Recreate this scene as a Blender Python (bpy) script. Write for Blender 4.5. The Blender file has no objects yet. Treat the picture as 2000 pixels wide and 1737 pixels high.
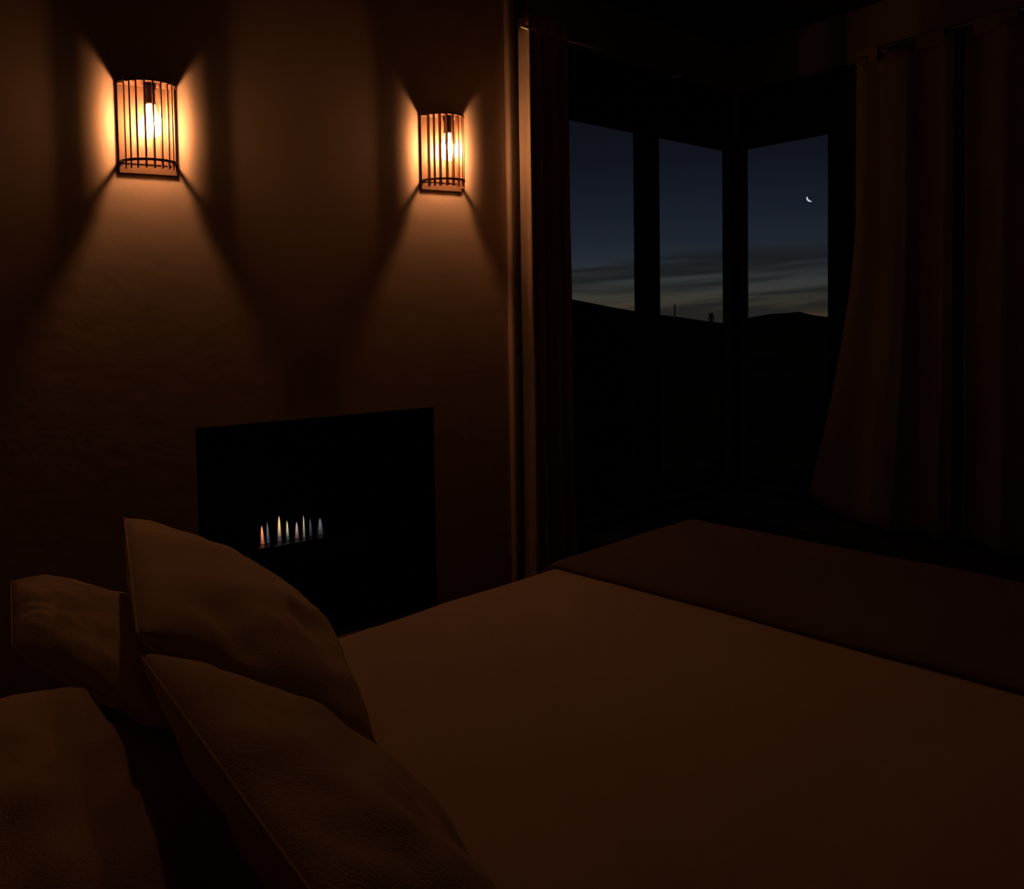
import bpy, bmesh, math, random
from mathutils import Vector, Matrix, noise
random.seed(4)
C = bpy.context.scene.collection
SC = bpy.context.scene

# ------------------------------------------------------------------ camera
F = 1740.0                     # focal length in pixels of a 2000 px wide frame
CX, CY = 1000.0, 664.0         # principal point (the photo is cropped low)
H = 1.27                       # eye height
PITCH, ROLL = 2.5, -0.86
cam_d = bpy.data.cameras.new('camera'); cam = bpy.data.objects.new('camera', cam_d); C.objects.link(cam)
SC.camera = cam
cam_d.sensor_fit = 'HORIZONTAL'; cam_d.sensor_width = 36; cam_d.lens = 36*F/2000
cam_d.shift_x = 0.0; cam_d.shift_y = -(868.5-CY)/2000
cam_d.clip_start = 0.02; cam_d.clip_end = 5000
CM = Matrix.Translation((0, 0, H)) @ Matrix.Rotation(math.radians(90-PITCH), 4, 'X') @ Matrix.Rotation(math.radians(ROLL), 4, 'Z')
cam.matrix_world = CM
R3 = CM.to_3x3()

def srgb(r, g, b):
    f = lambda c: (c/255)/12.92 if c/255 <= .04045 else ((c/255+.055)/1.055)**2.4
    return (f(r), f(g), f(b), 1)

# ------------------------------------------------------------------ view, world
SC.view_settings.view_transform = 'Standard'; SC.view_settings.look = 'None'
SC.view_settings.exposure = 0.0; SC.view_settings.gamma = 1; SC.view_settings.use_curve_mapping = False
try:
    SC.cycles.use_denoising = True
    SC.cycles.sample_clamp_indirect = 4
    SC.cycles.max_bounces = 8
except Exception:
    pass

BULB_W = 480                  # radiance of each wall lamp's filament
BULB_COL = (1.0, 0.41, 0.18)

def nodes_of(tree):
    tree.nodes.clear()
    return tree.nodes, tree.links

W = bpy.data.worlds.new('dusk_sky'); SC.world = W; W.use_nodes = True
n, l = nodes_of(W.node_tree)
out = n.new('ShaderNodeOutputWorld'); bg = n.new('ShaderNodeBackground'); l.new(bg.outputs[0], out.inputs[0])
tc = n.new('ShaderNodeTexCoord'); sep = n.new('ShaderNodeSeparateXYZ'); l.new(tc.outputs['Generated'], sep.inputs[0])
def math_node(op, a, b=None, c=None):
    m = n.new('ShaderNodeMath'); m.operation = op
    for i, v in enumerate((a, b, c)):
        if v is None: continue
        if isinstance(v, (int, float)): m.inputs[i].default_value = v
        else: l.new(v, m.inputs[i])
    return m.outputs[0]
el = sep.outputs['Z']
az = math_node('ARCTAN2', sep.outputs['X'], sep.outputs['Y'])
t = math_node('MULTIPLY_ADD', el, 1/0.26, 0.03/0.26)      # el -0.03..0.23 -> 0..1
ramp = n.new('ShaderNodeValToRGB'); l.new(t, ramp.inputs[0])
stops = [(-.03, (72, 55, 42)), (-.012, (70, 58, 46)), (.002, (64, 61, 53)), (.018, (56, 59, 58)), (.037, (44, 49, 55)),
         (.062, (34, 39, 50)), (.10, (26, 31, 43)), (.15, (19, 22, 31)), (.20, (16, 18, 24)), (.229, (13, 16, 20))]
cr = ramp.color_ramp
while len(cr.elements) < len(stops): cr.elements.new(0.5)
for e, (p, c) in zip(cr.elements, stops):
    e.position = (p+.03)/.26; e.color = srgb(*c)
# long low cloud streaks
tilt = math_node('MULTIPLY_ADD', az, -0.06, el)
comb = n.new('ShaderNodeCombineXYZ')
l.new(math_node('MULTIPLY', az, 3.2), comb.inputs[0]); l.new(math_node('MULTIPLY', tilt, 50.0), comb.inputs[1])
comb.inputs[2].default_value = 7.7
nz = n.new('ShaderNodeTexNoise'); nz.inputs['Scale'].default_value = 1.0; nz.inputs['Detail'].default_value = 4
nz.inputs['Roughness'].default_value = .55; nz.inputs['Distortion'].default_value = .4
l.new(comb.outputs[0], nz.inputs['Vector'])
cm = n.new('ShaderNodeMapRange'); cm.interpolation_type = 'SMOOTHSTEP'
cm.inputs['From Min'].default_value = .40; cm.inputs['From Max'].default_value = .60
l.new(nz.outputs['Fac'], cm.inputs['Value'])
band = n.new('ShaderNodeMapRange'); band.interpolation_type = 'SMOOTHSTEP'
band.inputs['From Min'].default_value = .068; band.inputs['From Max'].default_value = .040
l.new(el, band.inputs['Value'])
cf = math_node('MULTIPLY', math_node('MULTIPLY', cm.outputs[0], band.outputs[0]), .78)
mix = n.new('ShaderNodeMixRGB'); l.new(cf, mix.inputs[0]); l.new(ramp.outputs[0], mix.inputs[1])
mix.inputs[2].default_value = srgb(24, 27, 29)
l.new(mix.outputs[0], bg.inputs[0]); bg.inputs[1].default_value = 1.0

# ------------------------------------------------------------------ helpers
def pt(px, py, dist):
    """world point seen at a pixel of the photograph, at horizontal distance dist"""
    v = R3 @ Vector(((px-CX)/F, (CY-py)/F, -1)); k = dist/math.hypot(v.x, v.y)
    return Vector((0, 0, H)) + v*k
def ray(px, py): return R3 @ Vector(((px-CX)/F, (CY-py)/F, -1))
def on_wall(px, py, P0, d):
    """(s along the wall, z) of the point on the vertical plane P0 + s d seen at px, py"""
    v = ray(px, py)
    det = v.x*(-d.y) - v.y*(-d.x)
    k = (P0.x*(-d.y) - P0.y*(-d.x))/det
    s = (v.x*P0.y - v.y*P0.x)/det*-1
    q = v*k
    s = (q.x-P0.x)*d.x + (q.y-P0.y)*d.y
    return s, H+q.z
def on_level(px, py, z):
    v = ray(px, py); k = (z-H)/v.z
    return Vector((v.x*k, v.y*k, z))

def mat(name, col, rough=.8, metal=0, bump=0, bscale=40, var=0, spec=.3, vscale=6, sheen=0):
    m = bpy.data.materials.new(name); m.use_nodes = True
    n, l = nodes_of(m.node_tree)
    o = n.new('ShaderNodeOutputMaterial'); b = n.new('ShaderNodeBsdfPrincipled'); l.new(b.outputs[0], o.inputs[0])
    b.inputs['Base Color'].default_value = (*col, 1); b.inputs['Roughness'].default_value = rough
    b.inputs['Metallic'].default_value = metal; b.inputs['Specular IOR Level'].default_value = spec
    if sheen: b.inputs['Sheen Weight'].default_value = sheen
    tc = n.new('ShaderNodeTexCoord')
    if var:
        z = n.new('ShaderNodeTexNoise'); z.inputs['Scale'].default_value = vscale; z.inputs['Detail'].default_value = 5
        l.new(tc.outputs['Object'], z.inputs['Vector'])
        r = n.new('ShaderNodeMapRange'); r.inputs['To Min'].default_value = 1-var; r.inputs['To Max'].default_value = 1+var
        l.new(z.outputs['Fac'], r.inputs['Value'])
        mx = n.new('ShaderNodeVectorMath'); mx.operation = 'SCALE'; mx.inputs[0].default_value = col
        l.new(r.outputs[0], mx.inputs['Scale']); l.new(mx.outputs[0], b.inputs['Base Color'])
    if bump:
        z = n.new('ShaderNodeTexNoise'); z.inputs['Scale'].default_value = bscale; z.inputs['Detail'].default_value = 6
        l.new(tc.outputs['Object'], z.inputs['Vector'])
        bp = n.new('ShaderNodeBump'); bp.inputs['Strength'].default_value = bump; bp.inputs['Distance'].default_value = .01
        l.new(z.outputs['Fac'], bp.inputs['Height']); l.new(bp.outputs[0], b.inputs['Normal'])
    return m
def wood(name, col, rough=.55, scale=(2, 2, 18), amt=.35):
    m = mat(name, col, rough)
    n, l = m.node_tree.nodes, m.node_tree.links
    b = next(x for x in n if x.type == 'BSDF_PRINCIPLED'); tc = n.new('ShaderNodeTexCoord')
    mp = n.new('ShaderNodeMapping'); mp.inputs['Scale'].default_value = scale; l.new(tc.outputs['Object'], mp.inputs[0])
    z = n.new('ShaderNodeTexNoise'); z.inputs['Scale'].default_value = 3; z.inputs['Detail'].default_value = 6; l.new(mp.outputs[0], z.inputs['Vector'])
    r = n.new('ShaderNodeMapRange'); r.inputs['To Min'].default_value = 1-amt; r.inputs['To Max'].default_value = 1+amt
    l.new(z.outputs['Fac'], r.inputs['Value'])
    mx = n.new('ShaderNodeVectorMath'); mx.operation = 'SCALE'; mx.inputs[0].default_value = col
    l.new(r.outputs[0], mx.inputs['Scale']); l.new(mx.outputs[0], b.inputs['Base Color'])
    return m
def fabric(name, col, trans=0.0):
    m = mat(name, col, .95, bump=.25, bscale=260, var=.06, vscale=9, spec=.1, sheen=.15)
    return m

M = dict(
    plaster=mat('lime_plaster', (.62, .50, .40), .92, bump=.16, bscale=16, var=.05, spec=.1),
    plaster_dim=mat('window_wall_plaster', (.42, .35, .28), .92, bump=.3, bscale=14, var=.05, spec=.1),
    ceiling=wood('dark_ceiling_boards', (.045, .032, .024)),
    floor=wood('dark_floor_boards', (.05, .032, .02), .5, (1.2, 9, 1)),
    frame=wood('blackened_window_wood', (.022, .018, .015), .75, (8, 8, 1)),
    seat=wood('window_seat_wood', (.10, .075, .055), .6),
    slat=wood('lamp_slat_wood', (.20, .11, .075), .6, (20, 20, 2), .25),
    board=wood('lamp_board_wood', (.20, .125, .085), .42, (14, 14, 1.5), .22),
    socket=mat('black_socket', (.02, .015, .012), .4),
    brass=mat('brass_screw', (.6, .45, .2), .3, 1),
    steel=mat('rod_steel', (.95, .93, .9), .42, 1),
    black=mat('firebox_black_steel', (.012, .012, .012), .6, spec=.2),
    burner=mat('burner_steel', (.12, .12, .13), .35, 1),
    linen=fabric('cream_linen', (.62, .48, .40)),
    pillow=fabric('pillow_linen', (.64, .50, .38)),
    throw=fabric('russet_throw_wool', (.15, .11, .11)),
    curtain=fabric('beige_curtain_cloth', (.66, .53, .42)),
    curtain2=fabric('heavy_brown_curtain_cloth', (.44, .36, .28)),
    mattress=fabric('mattress_ticking', (.55, .5, .45)),
    hill=mat('dark_scrub_land', (.012, .013, .010), 1, var=.3, vscale=.05, spec=0),
    leaf=mat('dark_bush_leaves', (.015, .018, .01), 1, var=.4, vscale=4, spec=0),
    bark=mat('weathered_post_wood', (.03, .025, .02), 1, var=.3, vscale=3, spec=0),
)
def emit_mat(name, col, strength):
    m = bpy.data.materials.new(name); m.use_nodes = True; n, l = nodes_of(m.node_tree)
    o = n.new('ShaderNodeOutputMaterial'); e = n.new('ShaderNodeEmission'); e.inputs[0].default_value = (*col, 1)
    e.inputs[1].default_value = strength; l.new(e.outputs[0], o.inputs[0]); return m
def glow_glass(name, col, strength, tint=(1, 1, 1)):
    m = bpy.data.materials.new(name); m.use_nodes = True; n, l = nodes_of(m.node_tree)
    o = n.new('ShaderNodeOutputMaterial'); e = n.new('ShaderNodeEmission'); e.inputs[0].default_value = (*col, 1); e.inputs[1].default_value = strength
    t = n.new('ShaderNodeBsdfTransparent'); t.inputs[0].default_value = (*tint, 1)
    a = n.new('ShaderNodeAddShader'); l.new(e.outputs[0], a.inputs[0]); l.new(t.outputs[0], a.inputs[1]); l.new(a.outputs[0], o.inputs[0]); return m
def pane_mat():
    m = bpy.data.materials.new('window_glass'); m.use_nodes = True; n, l = nodes_of(m.node_tree)
    o = n.new('ShaderNodeOutputMaterial'); g = n.new('ShaderNodeBsdfGlossy'); g.inputs['Roughness'].default_value = .02
    t = n.new('ShaderNodeBsdfTransparent'); t.inputs[0].default_value = (.9, .92, .92, 1)
    mx = n.new('ShaderNodeMixShader'); mx.inputs[0].default_value = .008; l.new(t.outputs[0], mx.inputs[1]); l.new(g.outputs[0], mx.inputs[2])
    l.new(mx.outputs[0], o.inputs[0]); return m
M['pane'] = pane_mat()
M['glass'] = glow_glass('amber_bulb_glass', (1, .62, .27), 5.0, (1, .95, .85))
M['filament'] = emit_mat('hot_filament', BULB_COL, BULB_W)
M['moon'] = emit_mat('sunlit_moon', (.85, .9, 1.0), .9)

def obj(name, bm, m, parent=None, smooth=False, loc=None, rot=None):
    me = bpy.data.meshes.new(name)
    bmesh.ops.recalc_face_normals(bm, faces=bm.faces)
    bm.to_mesh(me); bm.free()
    if m: me.materials.append(m)
    if smooth:
        for p in me.polygons: p.use_smooth = True
    o = bpy.data.objects.new(name, me); C.objects.link(o)
    if parent: o.parent = parent
    if loc is not None: o.location = loc
    if rot is not None: o.rotation_euler = rot
    return o
def tag(o, label=None, cat=None, group=None, kind=None):
    if label: o['label'] = label
    if cat: o['category'] = cat
    if group: o['group'] = group
    if kind: o['kind'] = kind
    return o
def empty(name, loc=(0, 0, 0), rz=0):
    o = bpy.data.objects.new(name, None); C.objects.link(o); o.location = loc; o.rotation_euler = (0, 0, rz); o.empty_display_size = .1
    return o
def copy_tree(o, parent=None):
    c = o.copy(); C.objects.link(c)
    if parent: c.parent = parent
    for ch in [x for x in bpy.data.objects if x.parent == o]: copy_tree(ch, c)
    return c
def box(bm, x0, x1, y0, y1, z0, z1, T=None):
    vs = [bm.verts.new((x, y, z)) for x in (x0, x1) for y in (y0, y1) for z in (z0, z1)]
    for q in ((0, 1, 3, 2), (4, 6, 7, 5), (0, 4, 5, 1), (2, 3, 7, 6), (0, 2, 6, 4), (1, 5, 7, 3)): bm.faces.new([vs[i] for i in q])
    if T is not None:
        for v in vs: v.co = T @ v.co
    return vs
def bevel(bm, w, seg=2):
    bmesh.ops.bevel(bm, geom=list(bm.edges), offset=w, segments=seg, profile=.6, affect='EDGES', clamp_overlap=True)
def lathe(bm, prof, seg=24, T=None):
    rings = []
    for r, z in prof:
        if r < 1e-5: rings.append([bm.verts.new((0, 0, z))])
        else: rings.append([bm.verts.new((r*math.cos(2*math.pi*i/seg), r*math.sin(2*math.pi*i/seg), z)) for i in range(seg)])
    for a, b in zip(rings, rings[1:]):
        for i in range(seg):
            j = (i+1) % seg
            if len(a) == 1 and len(b) == 1: continue
            if len(a) == 1: bm.faces.new((a[0], b[i], b[j]))
            elif len(b) == 1: bm.faces.new((a[i], a[j], b[0]))
            else: bm.faces.new((a[i], a[j], b[j], b[i]))
    if T is not None:
        for rr in rings:
            for v in rr: v.co = T @ v.co
def tube(bm, pts, r, seg=10, caps=True):
    pts = [Vector(p) for p in pts]; prev = None
    for i, p in enumerate(pts):
        d = (pts[min(i+1, len(pts)-1)]-pts[max(i-1, 0)]).normalized()
        up = Vector((0, 0, 1)) if abs(d.z) < .9 else Vector((1, 0, 0))
        a = d.cross(up).normalized(); b = d.cross(a)
        rr = r[i] if isinstance(r, (list, tuple)) else r
        ring = [bm.verts.new(p+(a*math.cos(2*math.pi*k/seg)+b*math.sin(2*math.pi*k/seg))*rr) for k in range(seg)]
        if prev:
            for k in range(seg): bm.faces.new((prev[k], prev[(k+1) % seg], ring[(k+1) % seg], ring[k]))
        elif caps: bm.faces.new(ring)
        prev = ring
    if caps: bm.faces.new(prev)

# ------------------------------------------------------------------ plan of the room
def V2(a): return Vector((math.sin(math.radians(a)), math.cos(math.radians(a))))
DF = V2(56.2); NF = Vector((DF.y, -DF.x))                # fireplace wall: direction and normal into the room
FP = Vector((-1.102, 2.70))
DA = V2(45.0); NA = Vector((DA.y, -DA.x))                # window wall with two windows
CO = Vector((1.09, 4.35))                                # corner post
DB = Vector((.556, -.831)); NB = Vector((-.831, -.556))  # wall with the moon window, from the corner toward the right
CEIL = H + 1.20
def W3(P, d, s, z, nn=None, off=0):
    q = P + d*s
    if nn is not None: q = q + nn*off
    return Vector((q.x, q.y, z))
def wall_matrix(P, d, nn):
    """local x along the wall, local y out of the wall into the room, z up"""
    return Matrix(((d.x, nn.x, 0, P.x), (d.y, nn.y, 0, P.y), (0, 0, 1, 0), (0, 0, 0, 1)))
TF = wall_matrix(FP, DF, NF)
TA = wall_matrix(CO, -DA, NA)                            # local x runs from the corner to the left
TB = wall_matrix(CO, DB, NB)

def wall_holes(name, T, x0, x1, z0, z1, holes, th, m):
    """solid wall of thickness th with rectangular openings"""
    bm = bmesh.new()
    xs = sorted({x0, x1, *[h[0] for h in holes], *[h[1] for h in holes]})
    zs = sorted({z0, z1, *[h[2] for h in holes], *[h[3] for h in holes]})
    inh = lambda a, b: any(h[0] <= a and a < h[1]-1e-6 and h[2] <= b and b < h[3]-1e-6 for h in holes)
    cells = {(i, j) for i in range(len(xs)-1) for j in range(len(zs)-1) if not inh(xs[i], zs[j])}
    vc = {}
    def vv(i, j, k):
        if (i, j, k) not in vc: vc[(i, j, k)] = bm.verts.new(T @ Vector((xs[i], -th*k, zs[j])))
        return vc[(i, j, k)]
    for (i, j) in cells:
        for k in (0, 1): bm.faces.new([vv(i, j, k), vv(i+1, j, k), vv(i+1, j+1, k), vv(i, j+1, k)])
        for (di, dj, a, b) in ((-1, 0, (i, j), (i, j+1)), (1, 0, (i+1, j), (i+1, j+1)), (0, -1, (i, j), (i+1, j)), (0, 1, (i, j+1), (i+1, j+1))):
            if (i+di, j+dj) not in cells: bm.faces.new([vv(*a, 0), vv(*b, 0), vv(*b, 1), vv(*a, 1)])
    return tag(obj(name, bm, m), kind='structure')

# fireplace opening measured on the wall
sFL, zFT = on_wall(382, 834, FP, DF); sFR, zFT2 = on_wall(847, 798, FP, DF); _, zFB = on_wall(858, 1196, FP, DF)
zFT = (zFT+zFT2)/2
# end of the fireplace wall
sFE = on_wall(1006, 500, FP, DF)[0]
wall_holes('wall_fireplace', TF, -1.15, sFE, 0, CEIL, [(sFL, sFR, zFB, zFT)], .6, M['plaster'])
bm = bmesh.new(); box(bm, sFE-.036, sFE+.004, -.3, .024, 0, CEIL, TF); bevel(bm, .015, 4)
tag(obj('trim_1', bm, M['plaster']), kind='structure')
bm = bmesh.new(); box(bm, -1.13, sFE-.040, 0, .014, 0, .09, TF); tag(obj('baseboard_fireplace', bm, M['seat']), kind='structure')

# window openings
zWT = H + .715; zWS = H - .90
WTH = .06                                                # wall thickness at the panes
aw = [(-on_wall(p, 450, CO-NA*o_, DA)[0]) for p, o_ in ((1411, .055), (1287, 0), (1238, .055))]
A1 = (aw[0], aw[1]); A2 = (aw[2], 1.36)
B1 = (on_wall(1461, 450, CO-NB*.055, DB)[0], on_wall(1618, 450, CO, DB)[0])
print('openings', A1, A2, B1)
AEND = 1.50
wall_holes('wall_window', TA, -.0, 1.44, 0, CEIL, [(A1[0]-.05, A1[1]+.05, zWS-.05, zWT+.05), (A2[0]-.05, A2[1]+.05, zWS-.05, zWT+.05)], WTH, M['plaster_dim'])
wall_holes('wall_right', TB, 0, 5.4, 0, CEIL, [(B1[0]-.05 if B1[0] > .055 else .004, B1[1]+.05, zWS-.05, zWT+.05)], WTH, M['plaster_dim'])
def window(name, T, a, b, side0=.05, side1=.05):
    r = empty(name, T @ Vector(((a+b)/2, 0, zWS))); r.rotation_euler = T.to_euler(); tag(r, kind='structure')
    I = r.matrix_basis.inverted() @ T
    bm = bmesh.new()
    box(bm, a-side0+.001, a, -.055, .004, zWS-.05, zWT+.05, I); box(bm, b, b+side1-.001, -.055, .004, zWS-.05, zWT+.05, I)
    box(bm, a, b, -.055, .004, zWT, zWT+.049, I); box(bm, a, b, -.055, .004, zWS-.049, zWS, I)
    obj('window_frame', bm, M['frame'], r)
    bm = bmesh.new(); box(bm, a, b, -.03, -.025, zWS, zWT, I); obj('pane', bm, M['pane'], r)
    return r
window('window_1', TA, A2[0], A2[1]); window('window_2', TA, A1[0], A1[1])
window('window_3', TB, B1[0], B1[1], min(.05, B1[0]-.005))
# dark posts between the panes and a dark lintel over them
bm = bmesh.new(); box(bm, A1[1]+.052, A2[0]-.052, .001, .006, zWS, zWT+.05, TA); tag(obj('trim_2', bm, M['frame']), kind='structure')
bm = bmesh.new(); box(bm, .0, A1[0]-.052, .001, .006, zWS, zWT+.05, TA); tag(obj('trim_3', bm, M['frame']), kind='structure')
bm = bmesh.new(); box(bm, .045, A2[1]+.06, .001, .012, zWT+.051, zWT+.26, TA); bevel(bm, .004); tag(obj('trim_4', bm, M['frame']), kind='structure')
bm = bmesh.new(); box(bm, .045, B1[1]+.30, .001, .012, zWT+.051, zWT+.26, TB); bevel(bm, .004); tag(obj('trim_5', bm, M['frame']), kind='structure')
bm = bmesh.new(); box(bm, B1[1]+.052, B1[1]+.30, .001, .006, zWS, zWT+.05, TB); tag(obj('trim_6', bm, M['frame']), kind='structure')

# remaining shell
LS = -1.15
LW = W3(FP, DF, LS, 0)                                    # left wall starts here, runs along DB past the camera
TL = wall_matrix(Vector((LW.x, LW.y)), DB, DF)
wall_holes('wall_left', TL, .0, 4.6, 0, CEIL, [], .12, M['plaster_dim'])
E1 = TL @ Vector((4.6, 0, 0)); E2 = TB @ Vector((5.4, 0, 0))
dk = Vector((E2.x-E1.x, E2.y-E1.y)); L = dk.length; dk.normalize()
TK = wall_matrix(Vector((E1.x, E1.y)), dk, Vector((-dk.y, dk.x)))
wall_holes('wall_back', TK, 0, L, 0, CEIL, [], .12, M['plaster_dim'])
def slab(name, z0, z1, m, grow=.0):
    P = [TF @ Vector((LS-grow, 0, 0)), TF @ Vector((sFE+.12, -.35, 0)), TA @ Vector((1.5, -grow, 0)), CO.to_3d(), E2, E1]
    bm = bmesh.new()
    lo = [bm.verts.new((p.x, p.y, z0)) for p in P]; hi = [bm.verts.new((p.x, p.y, z1)) for p in P]
    bm.faces.new(lo); bm.faces.new(hi)
    for i in range(len(P)): j = (i+1) % len(P); bm.faces.new((lo[i], lo[j], hi[j], hi[i]))
    return tag(obj(name, bm, m), kind='structure')
slab('floor', -.1, 0, M['floor']); slab('ceiling', CEIL, CEIL+.1, M['ceiling'])
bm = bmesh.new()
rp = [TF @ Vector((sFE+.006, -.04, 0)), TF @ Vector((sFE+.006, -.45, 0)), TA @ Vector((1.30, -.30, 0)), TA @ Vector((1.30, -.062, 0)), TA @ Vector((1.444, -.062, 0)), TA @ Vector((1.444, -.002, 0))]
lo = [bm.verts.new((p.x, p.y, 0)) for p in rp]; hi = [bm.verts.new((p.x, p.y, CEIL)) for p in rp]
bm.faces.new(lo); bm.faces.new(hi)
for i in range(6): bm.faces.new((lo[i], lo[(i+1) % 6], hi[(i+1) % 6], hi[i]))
tag(obj('return_painted_shade', bm, M['frame']), kind='structure')  # wall return in dark wood colour, painting in the shaded gap beside the curtain
# ------------------------------------------------------------------ window seat under the panes
zSeat = zWS - .03
def seat_poly(da, db):
    # L-shaped seat: along the two-window wall (depth da) and along the moon-window wall (depth db)
    p = [TA @ Vector((1.18, .024, 0)), TA @ Vector((.024, .024, 0))]
    p = [TA @ Vector((1.18, .024, 0)), (CO + (NA+NB).normalized()*.04).to_3d(), TB @ Vector((2.3, .024, 0)), TB @ Vector((2.3, db, 0))]
    # inner corner: intersection of the two offset lines
    a = TA @ Vector((0, da, 0)); b = TB @ Vector((0, db, 0))
    d1 = -DA; d2 = DB; det = d1.x*(-d2.y)+d1.y*d2.x
    r = Vector((b.x-a.x, b.y-a.y)); k = (r.x*(-d2.y)+r.y*d2.x)/det
    p.append(Vector((a.x+d1.x*k, a.y+d1.y*k, 0))); p.append(TA @ Vector((1.18, da, 0)))
    return p
def prism(bm, P, z0, z1):
    lo = [bm.verts.new((p.x, p.y, z0)) for p in P]; hi = [bm.verts.new((p.x, p.y, z1)) for p in P]
    bm.faces.new(lo); bm.faces.new(hi)
    for i in range(len(P)): j = (i+1) % len(P); bm.faces.new((lo[i], lo[j], hi[j], hi[i]))
ws = empty('window_seat', (CO + (NA+NB).normalized()*.3).to_3d())
tag(ws, 'low dark wooden window seat running round the corner beneath the three panes', 'window seat')
def local(o, r):
    o.parent = r; o.matrix_parent_inverse = r.matrix_basis.inverted(); return o
bm = bmesh.new(); prism(bm, seat_poly(.20, .42), zSeat-.045, zSeat); bevel(bm, .006); local(obj('seat', bm, M['seat']), ws)
bm = bmesh.new(); prism(bm, seat_poly(.17, .39), .0, zSeat-.046); local(obj('base', bm, M['seat']), ws)

# ------------------------------------------------------------------ fireplace
fp = empty('fireplace', TF @ Vector(((sFL+sFR)/2, 0, zFB)))
fp.rotation_euler = (0, 0, math.atan2(DF.y, DF.x))
tag(fp, 'black rectangular fireplace recessed in the wall with a row of small flames', 'fireplace')
IF = fp.matrix_basis.inverted() @ TF
g = .004; dep = .45
bm = bmesh.new()
x0, x1, z0, z1 = sFL+.0015, sFR-.0015, zFB+.0015, zFT-.0015
box(bm, x0, x0+g, -dep, -.002, z0, z1, IF); box(bm, x1-g, x1, -dep, -.002, z0, z1, IF)
box(bm, x0+g, x1-g, -dep, -.002, z0, z0+g, IF); box(bm, x0+g, x1-g, -dep, -.002, z1-g, z1, IF); box(bm, x0+g, x1-g, -dep, -dep+g, z0+g, z1-g, IF)
obj('firebox', bm, M['black'], fp)
FD = -.13                                                  # flames stand this far inside the wall
FQ = FP + NF*FD
s0, zb0 = on_wall(512, 1058, FQ, DF); s1, zb1 = on_wall(636, 1037, FQ, DF)
zBurn = (zb0+zb1)/2
bm = bmesh.new(); box(bm, s0-.13, s1+.16, FD-.05, FD+.05, zBurn-.075, zBurn-.01, IF); bevel(bm, .004); obj('burner_tray', bm, M['burner'], fp)
for a in (s0-.09, s1+.12):
    bm = bmesh.new(); box(bm, a-.012, a+.012, FD-.03, FD+.03, z0+g+.001, zBurn-.076, IF)
    obj('burner_foot', bm, M['black'], fp)
def flame_mat(name, bot, top, k):
    m = bpy.data.materials.new(name); m.use_nodes = True; n, l = nodes_of(m.node_tree)
    o = n.new('ShaderNodeOutputMaterial'); e = n.new('ShaderNodeEmission'); e.inputs[1].default_value = k
    tc = n.new('ShaderNodeTexCoord'); sp = n.new('ShaderNodeSeparateXYZ'); l.new(tc.outputs['Generated'], sp.inputs[0])
    r = n.new('ShaderNodeValToRGB'); r.color_ramp.elements[0].color = (*bot, 1); r.color_ramp.elements[1].color = (*top, 1)
    r.color_ramp.elements[0].position = .15; r.color_ramp.elements[1].position = .92
    bot = tuple(c*.4 for c in bot); r.color_ramp.elements[0].color = (*bot, 1)
    l.new(sp.outputs['Z'], r.inputs[0]); l.new(r.outputs[0], e.inputs[0])
    t = n.new('ShaderNodeBsdfTransparent'); a = n.new('ShaderNodeAddShader'); l.new(e.outputs[0], a.inputs[0]); l.new(t.outputs[0], a.inputs[1]); l.new(a.outputs[0], o.inputs[0])
    return m
FL = [(513, 1027, 1058, 9, -.2, ((.35, .10, .05), (.75, .22, .07))), (524, 1020, 1056, 8, -.25, ((.035, .035, .055), (.07, .075, .09))),
      (546, 1008, 1054, 10, 0, ((.07, .045, .06), (.75, .42, .14))), (562, 1017, 1051, 8, -.15, ((.03, .05, .05), (.45, .36, .2))),
      (580, 1020, 1049, 10, 0, ((.10, .055, .055), (.28, .19, .16))), (594, 1007, 1048, 6, -.1, ((.13, .1, .08), (.36, .26, .18))),
      (607, 1013, 1045, 8, -.15, ((.02, .018, .025), (.05, .035, .05))), (626, 1012, 1042, 14, -.05, ((.03, .03, .035), (.075, .08, .09)))]
for i, (px, yt, yb, w, lean, (cb, ct)) in enumerate(FL):
    s, zb = on_wall(px, yb, FQ, DF); _, zt = on_wall(px, yt, FQ, DF); zb = zBurn-.009
    h = max(zt-zb, .02); ww = w*2.6/F/2
    bm = bmesh.new(); rings = []
    for shell, q in ((1, 1.0), (-1, .62)):
        prof = []
        for k in range(11):
            u = k/10
            prof.append((ww*q*(1.1-.62*u**.7)*math.sqrt(max(0, 1-u**4))+.0001, (h*u)*(1 if shell == 1 else .88)))
        prof.append((0, h*(1.03 if shell == 1 else .9)))
        lathe(bm, prof, 12)
    for v in bm.verts:
        u = v.co.z/h; v.co.x += lean*ww*u*2*(1-.3*u); v.co.y *= .7
    f = obj('flame', bm, flame_mat('flame_glow', cb, ct, .6), fp, True, IF @ Vector((s, FD, zb)))
    f['label'] = ['orange leaning flame', 'faint blue slim flame', 'tall yellow-tipped flame', 'slim cream flame', 'rosy arched flame', 'tall thin pale flame', 'barely visible violet flame', 'wide grey-blue flame'][i]

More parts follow.
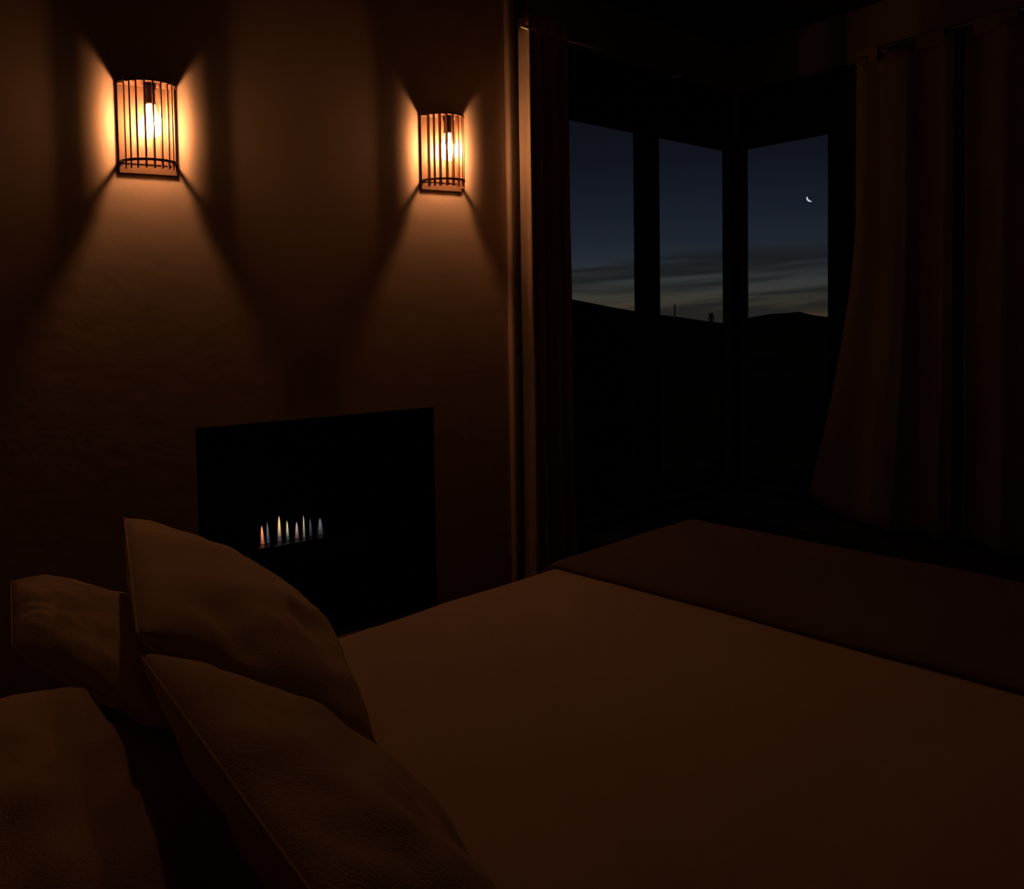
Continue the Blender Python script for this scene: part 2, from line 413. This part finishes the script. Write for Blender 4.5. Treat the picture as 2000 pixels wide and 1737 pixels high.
# ------------------------------------------------------------------ wall lamps
SH, SW = .266, .156            # board height and width
RX, RY = .078, .088            # half width and depth of the curved cage
Z_RING = .030                  # lower hoop above the board's foot
def half_curve(rx, ry, a0, a1, k):
    return [(rx*math.cos(a0+(a1-a0)*i/k), ry*math.sin(a0+(a1-a0)*i/k)) for i in range(k+1)]
def make_sconce():
    r = empty('wall_lamp')
    bm = bmesh.new(); box(bm, -SW/2-.004, SW/2+.004, .0005, .0065, 0, SH); bevel(bm, .0015); obj('backboard', bm, M['board'], r)
    # closed top: half oval plate
    bm = bmesh.new(); pr = half_curve(RX+.004, RY+.004, 0, math.pi, 28)
    P = [Vector((x, .0065+y, 0)) for x, y in pr]; prism(bm, P, SH-.006, SH-.0005); obj('top_plate', bm, M['slat'], r)
    # lower hoop with a wide opening for the light
    bm = bmesh.new(); k = 32
    o_ = half_curve(RX+.004, RY+.004, 0, math.pi, k); i_ = half_curve(RX-.007, RY-.007, 0, math.pi, k)
    lo, hi = [], []
    for z, L_ in ((Z_RING, lo), (Z_RING+.006, hi)):
        L_.append([bm.verts.new((x, .0068+y, z)) for x, y in o_]); L_.append([bm.verts.new((x, .0068+max(y, .0), z)) for x, y in i_])
    for a in range(k):
        bm.faces.new((lo[0][a], lo[0][a+1], lo[1][a+1], lo[1][a])); bm.faces.new((hi[0][a], hi[0][a+1], hi[1][a+1], hi[1][a]))
        bm.faces.new((lo[0][a], lo[0][a+1], hi[0][a+1], hi[0][a])); bm.faces.new((lo[1][a], lo[1][a+1], hi[1][a+1], hi[1][a]))
    for e in (0, k): bm.faces.new((lo[0][e], lo[1][e], hi[1][e], hi[0][e]))
    obj('lower_hoop', bm, M['slat'], r)
    bm = bmesh.new(); box(bm, -RX+.007, RX-.007, .0068, .0088, Z_RING, Z_RING+.006); obj('rail', bm, M['slat'], r)
    # upright fins around the curve
    for fx, fd in ((-.90, .0165), (-.76, .0095), (-.56, .0132), (-.29, .013), (0, .012), (.29, .013), (.56, .0132), (.76, .0095), (.90, .0165)):
        a = math.acos(fx); x = RX*fx; y = .0065+RY*math.sin(a)
        bm = bmesh.new(); T = Matrix.Translation((x, y, 0)) @ Matrix.Rotation((a-math.pi/2)*.12, 4, 'Z')
        box(bm, -.0017, .0017, -fd, .003, .009, SH-.007, T)
        obj('slat', bm, M['slat'], r)
    # lamp holder, bulb and screw
    by = .056
    bm = bmesh.new(); lathe(bm, [(0, SH-.0065), (.017, SH-.0065), (.0175, SH-.02), (.014, SH-.024), (.014, SH-.058), (.0155, SH-.06), (.0155, SH-.066), (0, SH-.066)], 20, Matrix.Translation((0, by, 0)))
    obj('lamp_holder', bm, M['socket'], r, True)
    zt = SH-.067
    bm = bmesh.new(); lathe(bm, [(.012, zt), (.014, zt-.012), (.019, zt-.028), (.026, zt-.045), (.030, zt-.062), (.029, zt-.076), (.023, zt-.088), (.013, zt-.096), (0, zt-.099)], 28, Matrix.Translation((0, by, 0)))
    b = obj('bulb', bm, M['glass'], r, True); b['label'] = 'glowing pear-shaped glass bulb'
    bm = bmesh.new(); lathe(bm, [(0, zt-.031), (.006, zt-.032), (.0115, zt-.042), (.0125, zt-.056), (.0115, zt-.068), (.006, zt-.077), (0, zt-.079)], 12, Matrix.Translation((0, by, 0)))
    obj('filament', bm, M['filament'], b)
    bm = bmesh.new(); lathe(bm, [(0, .003), (.003, .0025), (.0035, 0), (0, 0)], 10, Matrix.Translation((.004, .0066, .078)) @ Matrix.Rotation(-math.pi/2, 4, 'X')); obj('screw', bm, M['brass'], r, True)
    return r
def lamp_spot(px, ytop, ybot):
    s, za = on_wall(px, ytop, FP, DF); _, zb = on_wall(px, ybot, FP, DF)
    return s, za, zb
sa, za1, zb1_ = lamp_spot(284, 158, 341); sb, za2, zb2_ = lamp_spot(859, 228, 373)
print('sconce', sa, za1, zb1_, 'h', za1-zb1_, '|', sb, za2, zb2_, 'h', za2-zb2_)
zL = (zb1_+zb2_)/2
rz = math.atan2(DF.y, DF.x)
# local y of the lamp must point along NF: flip x
MR = Matrix(((-DF.x, NF.x, 0), (-DF.y, NF.y, 0), (0, 0, 1)))
lamp = make_sconce(); lamp.location = TF @ Vector((sa, 0, zb1_)); lamp.rotation_euler = MR.to_euler()
lamp2 = copy_tree(lamp); lamp2.location = TF @ Vector((sb, 0, zb2_))
tag(lamp, 'curved wooden slat wall lamp with lit bulb, further left on the wall', 'wall lamp', 'slatted wall lamps above the fireplace')
tag(lamp2, 'curved wooden slat wall lamp with lit bulb, beside the curtain', 'wall lamp', 'slatted wall lamps above the fireplace')

# ------------------------------------------------------------------ curtains and rods
def rod(name, T, off, pa, pb, ext0, ext1, label, brk=None):
    P = T @ Vector((0, off, 0)); P = Vector((P.x, P.y)); d = Vector((T[0][0], T[1][0]))
    a, za = on_wall(*pa, P, d); b, zb = on_wall(*pb, P, d); z = (za+zb)/2
    print(name, a, za, b, zb)
    r = empty(name, T @ Vector((a, off, z))); tag(r, label, 'curtain rod', 'curtain rods on the window walls')
    bm = bmesh.new(); e0 = min(a, b)-ext0; e1 = max(a, b)+ext1
    tube(bm, [T @ Vector((e0, off, z)), T @ Vector((e1, off, z))], .007, 14); local(obj('pole', bm, M['steel'], smooth=True), r)
    for e in (brk or (e0+.03, e1-.03)):
        bm = bmesh.new(); tube(bm, [T @ Vector((e, .001, z)), T @ Vector((e, off-.008, z))], .006, 10); tube(bm, [T @ Vector((e, .001, z)), T @ Vector((e, .006, z))], .02, 14)
        local(obj('bracket', bm, M['steel'], smooth=True), r)
    return z, r
zRA, _ = rod('curtain_rod', TA, .13, (1090, 70), (1262, 124), .05, .19, 'thin steel curtain rod above the two left window panes', brk=(.62, 1.425))
zRB, _ = rod('curtain_rod', TB, .15, (1720, 94), (1995, 17), .02, .9, 'thin steel curtain rod above the curtains right of the moon window')

def curtain(name, T, off, x0, x1, zt, hem, folds, amp, m, label, thick=.004, flare=None, nx=160, nz=40, tabs=(), phase=0, group=None, ztab=None):
    """gathered cloth along local x; hem(u) gives the hem height; flare(u, w) -> (dx, dy)"""
    bm = bmesh.new(); grid = []
    for j in range(nz+1):
        w = j/nz; row = []
        for i in range(nx+1):
            u = i/nx; zb = hem(u); z = zt+(zb-zt)*w
            ph = phase + 2*math.pi*folds*(u + .02*math.sin(7*u+2)*1.3) + .35*math.sin(w*2.1+u*5)
            am = amp*(.75+.45*w)*(.7+.3*math.sin(u*9+1.3))
            x = x0+(x1-x0)*u; y = off+am*(math.sin(ph)+.22*math.sin(2.3*ph+1))
            x += .35*am*math.cos(ph)
            y += .006*noise.noise(Vector((x*6, w*5, 3)))
            if flare: dx, dy = flare(u, w); x += dx; y += dy
            row.append(bm.verts.new(T @ Vector((x, y, z))))
        grid.append(row)
    for j in range(nz):
        for i in range(nx): bm.faces.new((grid[j][i], grid[j][i+1], grid[j+1][i+1], grid[j+1][i]))
    r = empty(name, T @ Vector(((x0+x1)/2, off, zt))); tag(r, label, 'curtain', group)
    o = local(obj('cloth', bm, m, smooth=True), r)
    sd = o.modifiers.new('thickness', 'SOLIDIFY'); sd.thickness = thick; sd.offset = 0
    for (ta, tb) in tabs:
        bm = bmesh.new(); k = 12; prev = None
        prof = [(-.011, -.03)]+[(.011*math.cos(math.pi-math.pi*q/k), .011*math.sin(math.pi-math.pi*q/k)+(ztab-zt)) for q in range(k+1)]+[(.011, -.03)]
        rings = [[bm.verts.new(T @ Vector((xx, off+yy, zt+zz))) for yy, zz in prof] for xx in (ta, tb)]
        for q in range(len(prof)-1): bm.faces.new((rings[0][q], rings[0][q+1], rings[1][q+1], rings[1][q]))
        tb_ = local(obj('tab', bm, m), r); sd = tb_.modifiers.new('thickness', 'SOLIDIFY'); sd.thickness = .003; sd.offset = 0
    return r
def s_on(T, off, px, py):
    P = T @ Vector((0, off, 0)); d = Vector((T[0][0], T[1][0])); return on_wall(px, py, Vector((P.x, P.y)), d)
ca0 = s_on(TA, .13, 1105, 500)[0]; ca1 = s_on(TA, .13, 1027, 500)[0]
print('curtain A', ca0, ca1, s_on(TA, .13, 1012, 30), zRA)
curtain('curtain', TA, .13, ca0, ca1, zRA+.045, lambda u: .02, 4.5, .030, M['curtain'],
        'long beige curtain gathered in folds beside the fireplace wall, its edge lamp-lit', phase=1.2,
        flare=lambda u, w: (-.035*max(0, (u-.84)/.16), -.046*max(0, (u-.84)/.16)**1.2))
cb0 = s_on(TB, .15, 1690, 400)[0]; cb1 = s_on(TB, .15, 1866, 400)[0]
tb = [s_on(TB, .15, p, 60)[0] for p in (1672, 1717, 1791, 1847, 1904, 1990)]
def flareB(u, w):
    k = max(0, w-.35)/.65
    return (-.17*(1-u)**1.6*k**1.5, .07*(1-u)*k**2)
curtain('curtain', TB, .15, cb0-.03, cb1, zRB-.02, lambda u: zSeat+.012+.10*max(0, 1-u*3.2)**1.5, 2.3, .034, M['curtain2'],
        'heavy curtain flaring out over the window seat right of the moon window', flare=flareB, tabs=[(tb[0]+.005, tb[1]), (tb[2], tb[3])], ztab=zRB, phase=.5)
cc0 = s_on(TB, .15, 1890, 400)[0]
curtain('curtain', TB, .15, cc0, cc0+.75, zRB-.02, lambda u: zSeat+.012, 4.6, .032, M['curtain2'],
        'heavy curtain in deep shadow at the right edge of the photo', tabs=[(tb[4], tb[5]), (tb[5]+.22, tb[5]+.34)], ztab=zRB, phase=2.4)

# ------------------------------------------------------------------ bed
U = Vector((.714, .700)); Vv = Vector((.700, -.714))       # along the bed to its foot / across toward the near side
zBed = H-.68
TBd = Matrix(((U.x, Vv.x, 0, 0), (U.y, Vv.y, 0, 0), (0, 0, 1, 0), (0, 0, 0, 1)))
u0, u1, v0, v1 = .12, 2.335, -1.60, .12
bed = empty('bed', TBd @ Vector(((u0+u1)/2, (v0+v1)/2, 0)))
tag(bed, 'large bed filling the foreground beside the fireplace wall', 'bed')
bm = bmesh.new(); box(bm, u0+.02, u1-.05, v0+.06, v1-.06, .13, .30, TBd); bevel(bm, .01); local(obj('bed_base', bm, M['floor']), bed)
bm = bmesh.new(); box(bm, u0+.01, u1-.035, v0+.045, v1-.045, .301, zBed-.035, TBd); bevel(bm, .05, 4); local(obj('mattress', bm, M['mattress'], smooth=True), bed)
for uu in (u0+.1, u1-.15):
    for vq in (v0+.14, v1-.14):
        bm = bmesh.new(); lathe(bm, [(0, 0), (.025, 0), (.035, .129), (0, .129)], 16, TBd @ Matrix.Translation((uu, vq, 0))); local(obj('leg', bm, M['frame'], smooth=True), bed)
def smooth01(x): x = max(0, min(1, x)); return x*x*(3-2*x)
def drape(name, ua, ub, va, vb, z, rad, drop, m, label, cat, wr, foot=False, head=False, nu=110, nv=120, thick=.012, edge=0):
    """bedding cloth: flat top rolling over the far, near and (if foot) foot edges"""
    def prof(t, t0, t1, lo, hi):
        # t runs over the unrolled length; returns (coordinate, drop)
        q = rad*math.pi/2
        def side(d):
            if d <= 0: return 0, 0
            if d < q: a = d/rad; return rad*math.sin(a), rad*(1-math.cos(a))
            return rad, rad+(d-q)
        if hi and t > t1-rad: o, dz = side(t-(t1-rad)); return t1-rad+o, dz
        if lo and t < t0+rad: o, dz = side((t0+rad)-t); return t0+rad-o, dz
        return t, 0
    ext = drop+rad*(math.pi/2-1)
    bm = bmesh.new(); G = []
    for i in range(nu+1):
        f = i/nu
        tu = ua + (ub+(ext if foot else 0)-ua)*f
        cu, du = prof(tu, ua, ub, False, foot)
        row = []
        for j in range(nv+1):
            gq = j/nv; tv = va-ext+(vb-va+2*ext)*gq
            cv, dv = prof(tv, va, vb, True, True)
            dz = max(du, dv) if min(du, dv) <= 0 else math.hypot(du, dv) if max(du, dv) < rad else max(du, dv)
            p = Vector((cu*2.2, cv*2.2, 1.7))
            wz = wr*(noise.noise(p)+.5*noise.noise(p*2.3)+.35*abs(noise.noise(Vector((cu*5, cv*2, 8)))))
            ez = 0
            if edge: ez = -edge*(1-smooth01((tu-ua)/.03))
            outw = .012*noise.noise(Vector((cu*7, cv*7, .3)))*min(1, dz/.1)
            uu_, vv_ = cu, cv
            if dv > 0: vv_ += outw*(1 if gq > .5 else -1)
            if du > 0: uu_ += outw
            row.append(bm.verts.new(TBd @ Vector((uu_, vv_, z+ez+wz*(1 if dz < rad else .2)-dz))))
        G.append(row)
    for i in range(nu):
        for j in range(nv): bm.faces.new((G[i][j], G[i+1][j], G[i+1][j+1], G[i][j+1]))
    o = obj(name, bm, m, smooth=True)
    sd = o.modifiers.new('thickness', 'SOLIDIFY'); sd.thickness = thick; sd.offset = -1
    return tag(o, label, cat)
uT = 1.655
drape('duvet', u0-.01, u1-.025, v0+.015, v1-.015, zBed-.006, .055, .30, M['linen'], 'plain cream linen duvet spread smooth over the bed', 'duvet', .0055, foot=True)
drape('throw_blanket', uT, u1, v0-.004, v1+.01, zBed+.009, .07, .36, M['throw'], 'dark russet throw laid across the foot of the bed', 'blanket', .006, foot=True, thick=.010, edge=.006)

# ------------------------------------------------------------------ pillows
def pillow(name, corners, th, label, seed, wr=.010, sag=.0, flat=0):
    """corners: four world points (top far, top near, bottom near, bottom far); swollen between them"""
    a, b, c, d = [Vector(p) for p in corners]
    nrm = ((c-a).cross(b-d)).normalized()
    if nrm.z < 0: nrm = -nrm
    ctr = (a+b+c+d)/4
    bm = bmesh.new(); NU, NV = 56, 44
    def surf(side):
        G = []
        for i in range(NU+1):
            row = []
            for j in range(NV+1):
                u, v = i/NU, j/NV; su, sv = 2*u-1, 2*v-1
                # pull the edge middles in a little, corners stay out
                k = .055
                uu = u+(.5-u)*k*2*(1-sv*sv)*abs(su)**2*-.35
                p = (a*(1-u)+b*u)*(1-v)+(d*(1-u)+c*u)*v
                edge = (1-abs(su)**2.6)*(1-abs(sv)**2.6)
                t_ = th*.5*max(edge, 0)**.52
                q = Vector((su*1.9+seed, sv*1.5, side*.6))
                w = wr*(noise.noise(q*1.3)+.6*noise.noise(q*2.9))
                # creases running in from the corners
                w += wr*.55*math.sin((su*sv)*9+seed+noise.noise(q)*2)*edge
                bul = (1-sv*sv)*(abs(su)**3)*(1 if su > 0 else -1)*.02
                p = p+(b-a).normalized()*bul + nrm*(side*t_ + w*min(1, edge*4)) + (a-d).normalized()*(-.0)
                row.append(p)
            G.append(row)
        return G
    T_, B_ = surf(1), surf(-1)
    vt = [[bm.verts.new(p-ctr) for p in r] for r in T_]
    vb = [[vt[i][j] if i in (0, NU) or j in (0, NV) else bm.verts.new(B_[i][j]-ctr) for j in range(NV+1)] for i in range(NU+1)]
    for G in (vt, vb):
        for i in range(NU):
            for j in range(NV):
                try: bm.faces.new((G[i][j], G[i+1][j], G[i+1][j+1], G[i][j+1]))
                except ValueError: pass
    r = obj(name, bm, M['pillow'], smooth=True, loc=ctr)
    # piped seam round the edge
    loop = [T_[i][0] for i in range(NU+1)]+[T_[NU][j] for j in range(1, NV+1)]+[T_[i][NV] for i in range(NU-1, -1, -1)]+[T_[0][j] for j in range(NV-1, 0, -1)]
    loop.append(loop[0]); bm = bmesh.new(); tube(bm, [p-ctr for p in loop], .0018, 6, False)
    obj('piping', bm, M['pillow'], r, True)
    return tag(r, label, 'pillow', 'pillows at the head of the bed')
def wp(px, py, dist_below):
    """point seen at a pixel, on the level dist_below under the eye"""
    return on_level(px, py, H-dist_below)
zb_ = .68
# upright pillow, far half of the bed
pillow('pillow', [wp(243, 1012, .43), wp(268, 1240, .41), wp(735, 1455, .655), wp(600, 1192, .655)], .14,
       'cream pillow propped highest, in front of the fireplace opening', 1.3)
# pillow behind it
pillow('pillow', [wp(22, 1135, .535), wp(24, 1262, .565), wp(370, 1430, .635), wp(350, 1205, .625)], .11,
       'cream pillow lying behind the tallest one, furthest left', 5.1)
# upright pillow, near half
pillow('pillow', [wp(270, 1275, .43), wp(640, 1790, .43), wp(1200, 2150, .655), wp(735, 1490, .655)], .12,
       'cream pillow propped in the foreground, in the middle of the four', 8.7)
# nearest pillow
pillow('pillow', [wp(-430, 1560, .50), wp(-520, 2300, .50), wp(440, 1850, .58), wp(165, 1345, .57)], .14,
       'cream pillow nearest the lower left corner of the photo', 12.4)

# ------------------------------------------------------------------ outdoors
def skyline(azd):
    pts_ = [(-40, 575), (600, 575), (1000, 578), (1115, 584), (1150, 591), (1190, 599), (1240, 608), (1290, 615), (1330, 620), (1370, 626), (1410, 631),
            (1435, 628), (1460, 621), (1509, 613), (1545, 611), (1553, 610), (1561, 608), (1572, 612), (1590, 616), (1617, 619), (1700, 622), (2400, 600)]
    px = 1000+F*math.tan(math.radians(azd))
    for (a, ya), (b, yb) in zip(pts_, pts_[1:]):
        if a <= px <= b: y = ya+(yb-ya)*(px-a)/(b-a); return y, px
    return (575, px) if px < 0 else (600, px)
bm = bmesh.new(); G = []; radii = [6, 9, 14, 25, 50, 90, 140, 200, 250, 280, 300, 330, 420, 600]
azs = [-20+i*.25 for i in range(341)]
for azd in azs:
    y, px = skyline(azd); top = pt(px, y, 300).z
    d_ = Vector((math.sin(math.radians(azd)), math.cos(math.radians(azd))))
    row = []
    for rr in radii:
        if rr <= 300: k = smooth01((rr-60)/240)**1.5; z = (-1.2-rr*.06 if rr < 100 else -7.2-(rr-100)*.02)*(1-k)+top*k
        else: z = top-(rr-300)*.2
        z += noise.noise(Vector((d_.x*rr*.08, d_.y*rr*.08, 0)))*(.6 if rr < 290 else .35)
        if rr == 300: z = top+.35*noise.noise(Vector((azd*4, 0, 5)))
        row.append(bm.verts.new((d_.x*rr, d_.y*rr, z)))
    G.append(row)
for a, b in zip(G, G[1:]):
    for k in range(len(radii)-1): bm.faces.new((a[k], a[k+1], b[k+1], b[k]))
tag(obj('hills', bm, M['hill'], smooth=True), kind='structure')
# pole on the ridge
base = pt(1318, 622, 296); tp = pt(1318, 594, 296)
bm = bmesh.new(); tube(bm, [(base.x, base.y, base.z-1), (tp.x, tp.y, tp.z)], [.24, .17], 8)
pr_ = empty('utility_pole', (base.x, base.y, base.z)); local(obj('pole', bm, M['bark']), pr_)
tag(pr_, 'thin dark pole standing on the ridge seen through the middle pane', 'pole')
bm = bmesh.new(); box(bm, -.75, .75, -.06, .06, -.06, .06, Matrix.Translation((tp.x, tp.y, tp.z-.5))); local(obj('crossarm', bm, M['bark']), pr_)
# small tree on the ridge
base = pt(1389, 633, 296); r = empty('ridge_tree', base); tag(r, 'small dark bushy tree on the ridge near the corner post', 'tree')
bm = bmesh.new(); tube(bm, [(base.x, base.y, base.z-1), (base.x+.1, base.y, base.z+1.2), (base.x-.1, base.y, base.z+2.6)], [.2, .14, .06], 7); local(obj('trunk', bm, M['bark']), r)
bm = bmesh.new()
for q in range(260):
    a = random.random()*6.28; rr = random.random()**.8; zz = random.random()**.8
    p = Vector((base.x+1.25*rr*math.cos(a)*(1.1-.6*zz), base.y+1.2*rr*math.sin(a), base.z+.7+2.7*zz+.4*math.sin(a*3)*rr)); s_ = .07+.13*random.random()
    bmesh.ops.create_icosphere(bm, subdivisions=1, radius=s_, matrix=Matrix.Translation(p) @ Matrix.Diagonal((1.2, 1, .7, 1)))
local(obj('crown', bm, M['leaf']), r)
# crescent moon
mc = pt(1582.5, 387, 1200); dirm = (mc-Vector((0, 0, H))).normalized(); Rm = 7.0/F*1200
xr = R3 @ Vector((1, 0, 0)); zu = R3 @ Vector((0, 1, 0)); ym = xr.cross(zu)
bm = bmesh.new(); ang0 = math.radians(225)                   # lit limb faces the lower left
Ax = xr*math.cos(ang0)+zu*math.sin(ang0); Ay = zu*math.cos(ang0)-xr*math.sin(ang0)
prev = None; NN, KK = 28, 6
for i in range(NN+1):
    a = math.radians(-62+124*i/NN); row = []
    for k in range(KK+1):
        f = k/KK; lon = math.radians(90-f*37)                # thin lit lune of the sphere
        q = Vector((math.cos(a)*math.sin(lon), math.sin(a), math.cos(a)*math.cos(lon)))
        row.append(bm.verts.new(Ax*q.x*Rm+Ay*q.y*Rm+ym*q.z*Rm))
    if prev:
        for k in range(KK): bm.faces.new((prev[k], prev[k+1], row[k+1], row[k]))
    prev = row
mo = obj('moon', bm, M['moon'], smooth=True, loc=mc); sd = mo.modifiers.new('body', 'SOLIDIFY'); sd.thickness = .25; sd.offset = -1
tag(mo, 'thin bright crescent moon low in the dusk sky, right pane', 'moon')
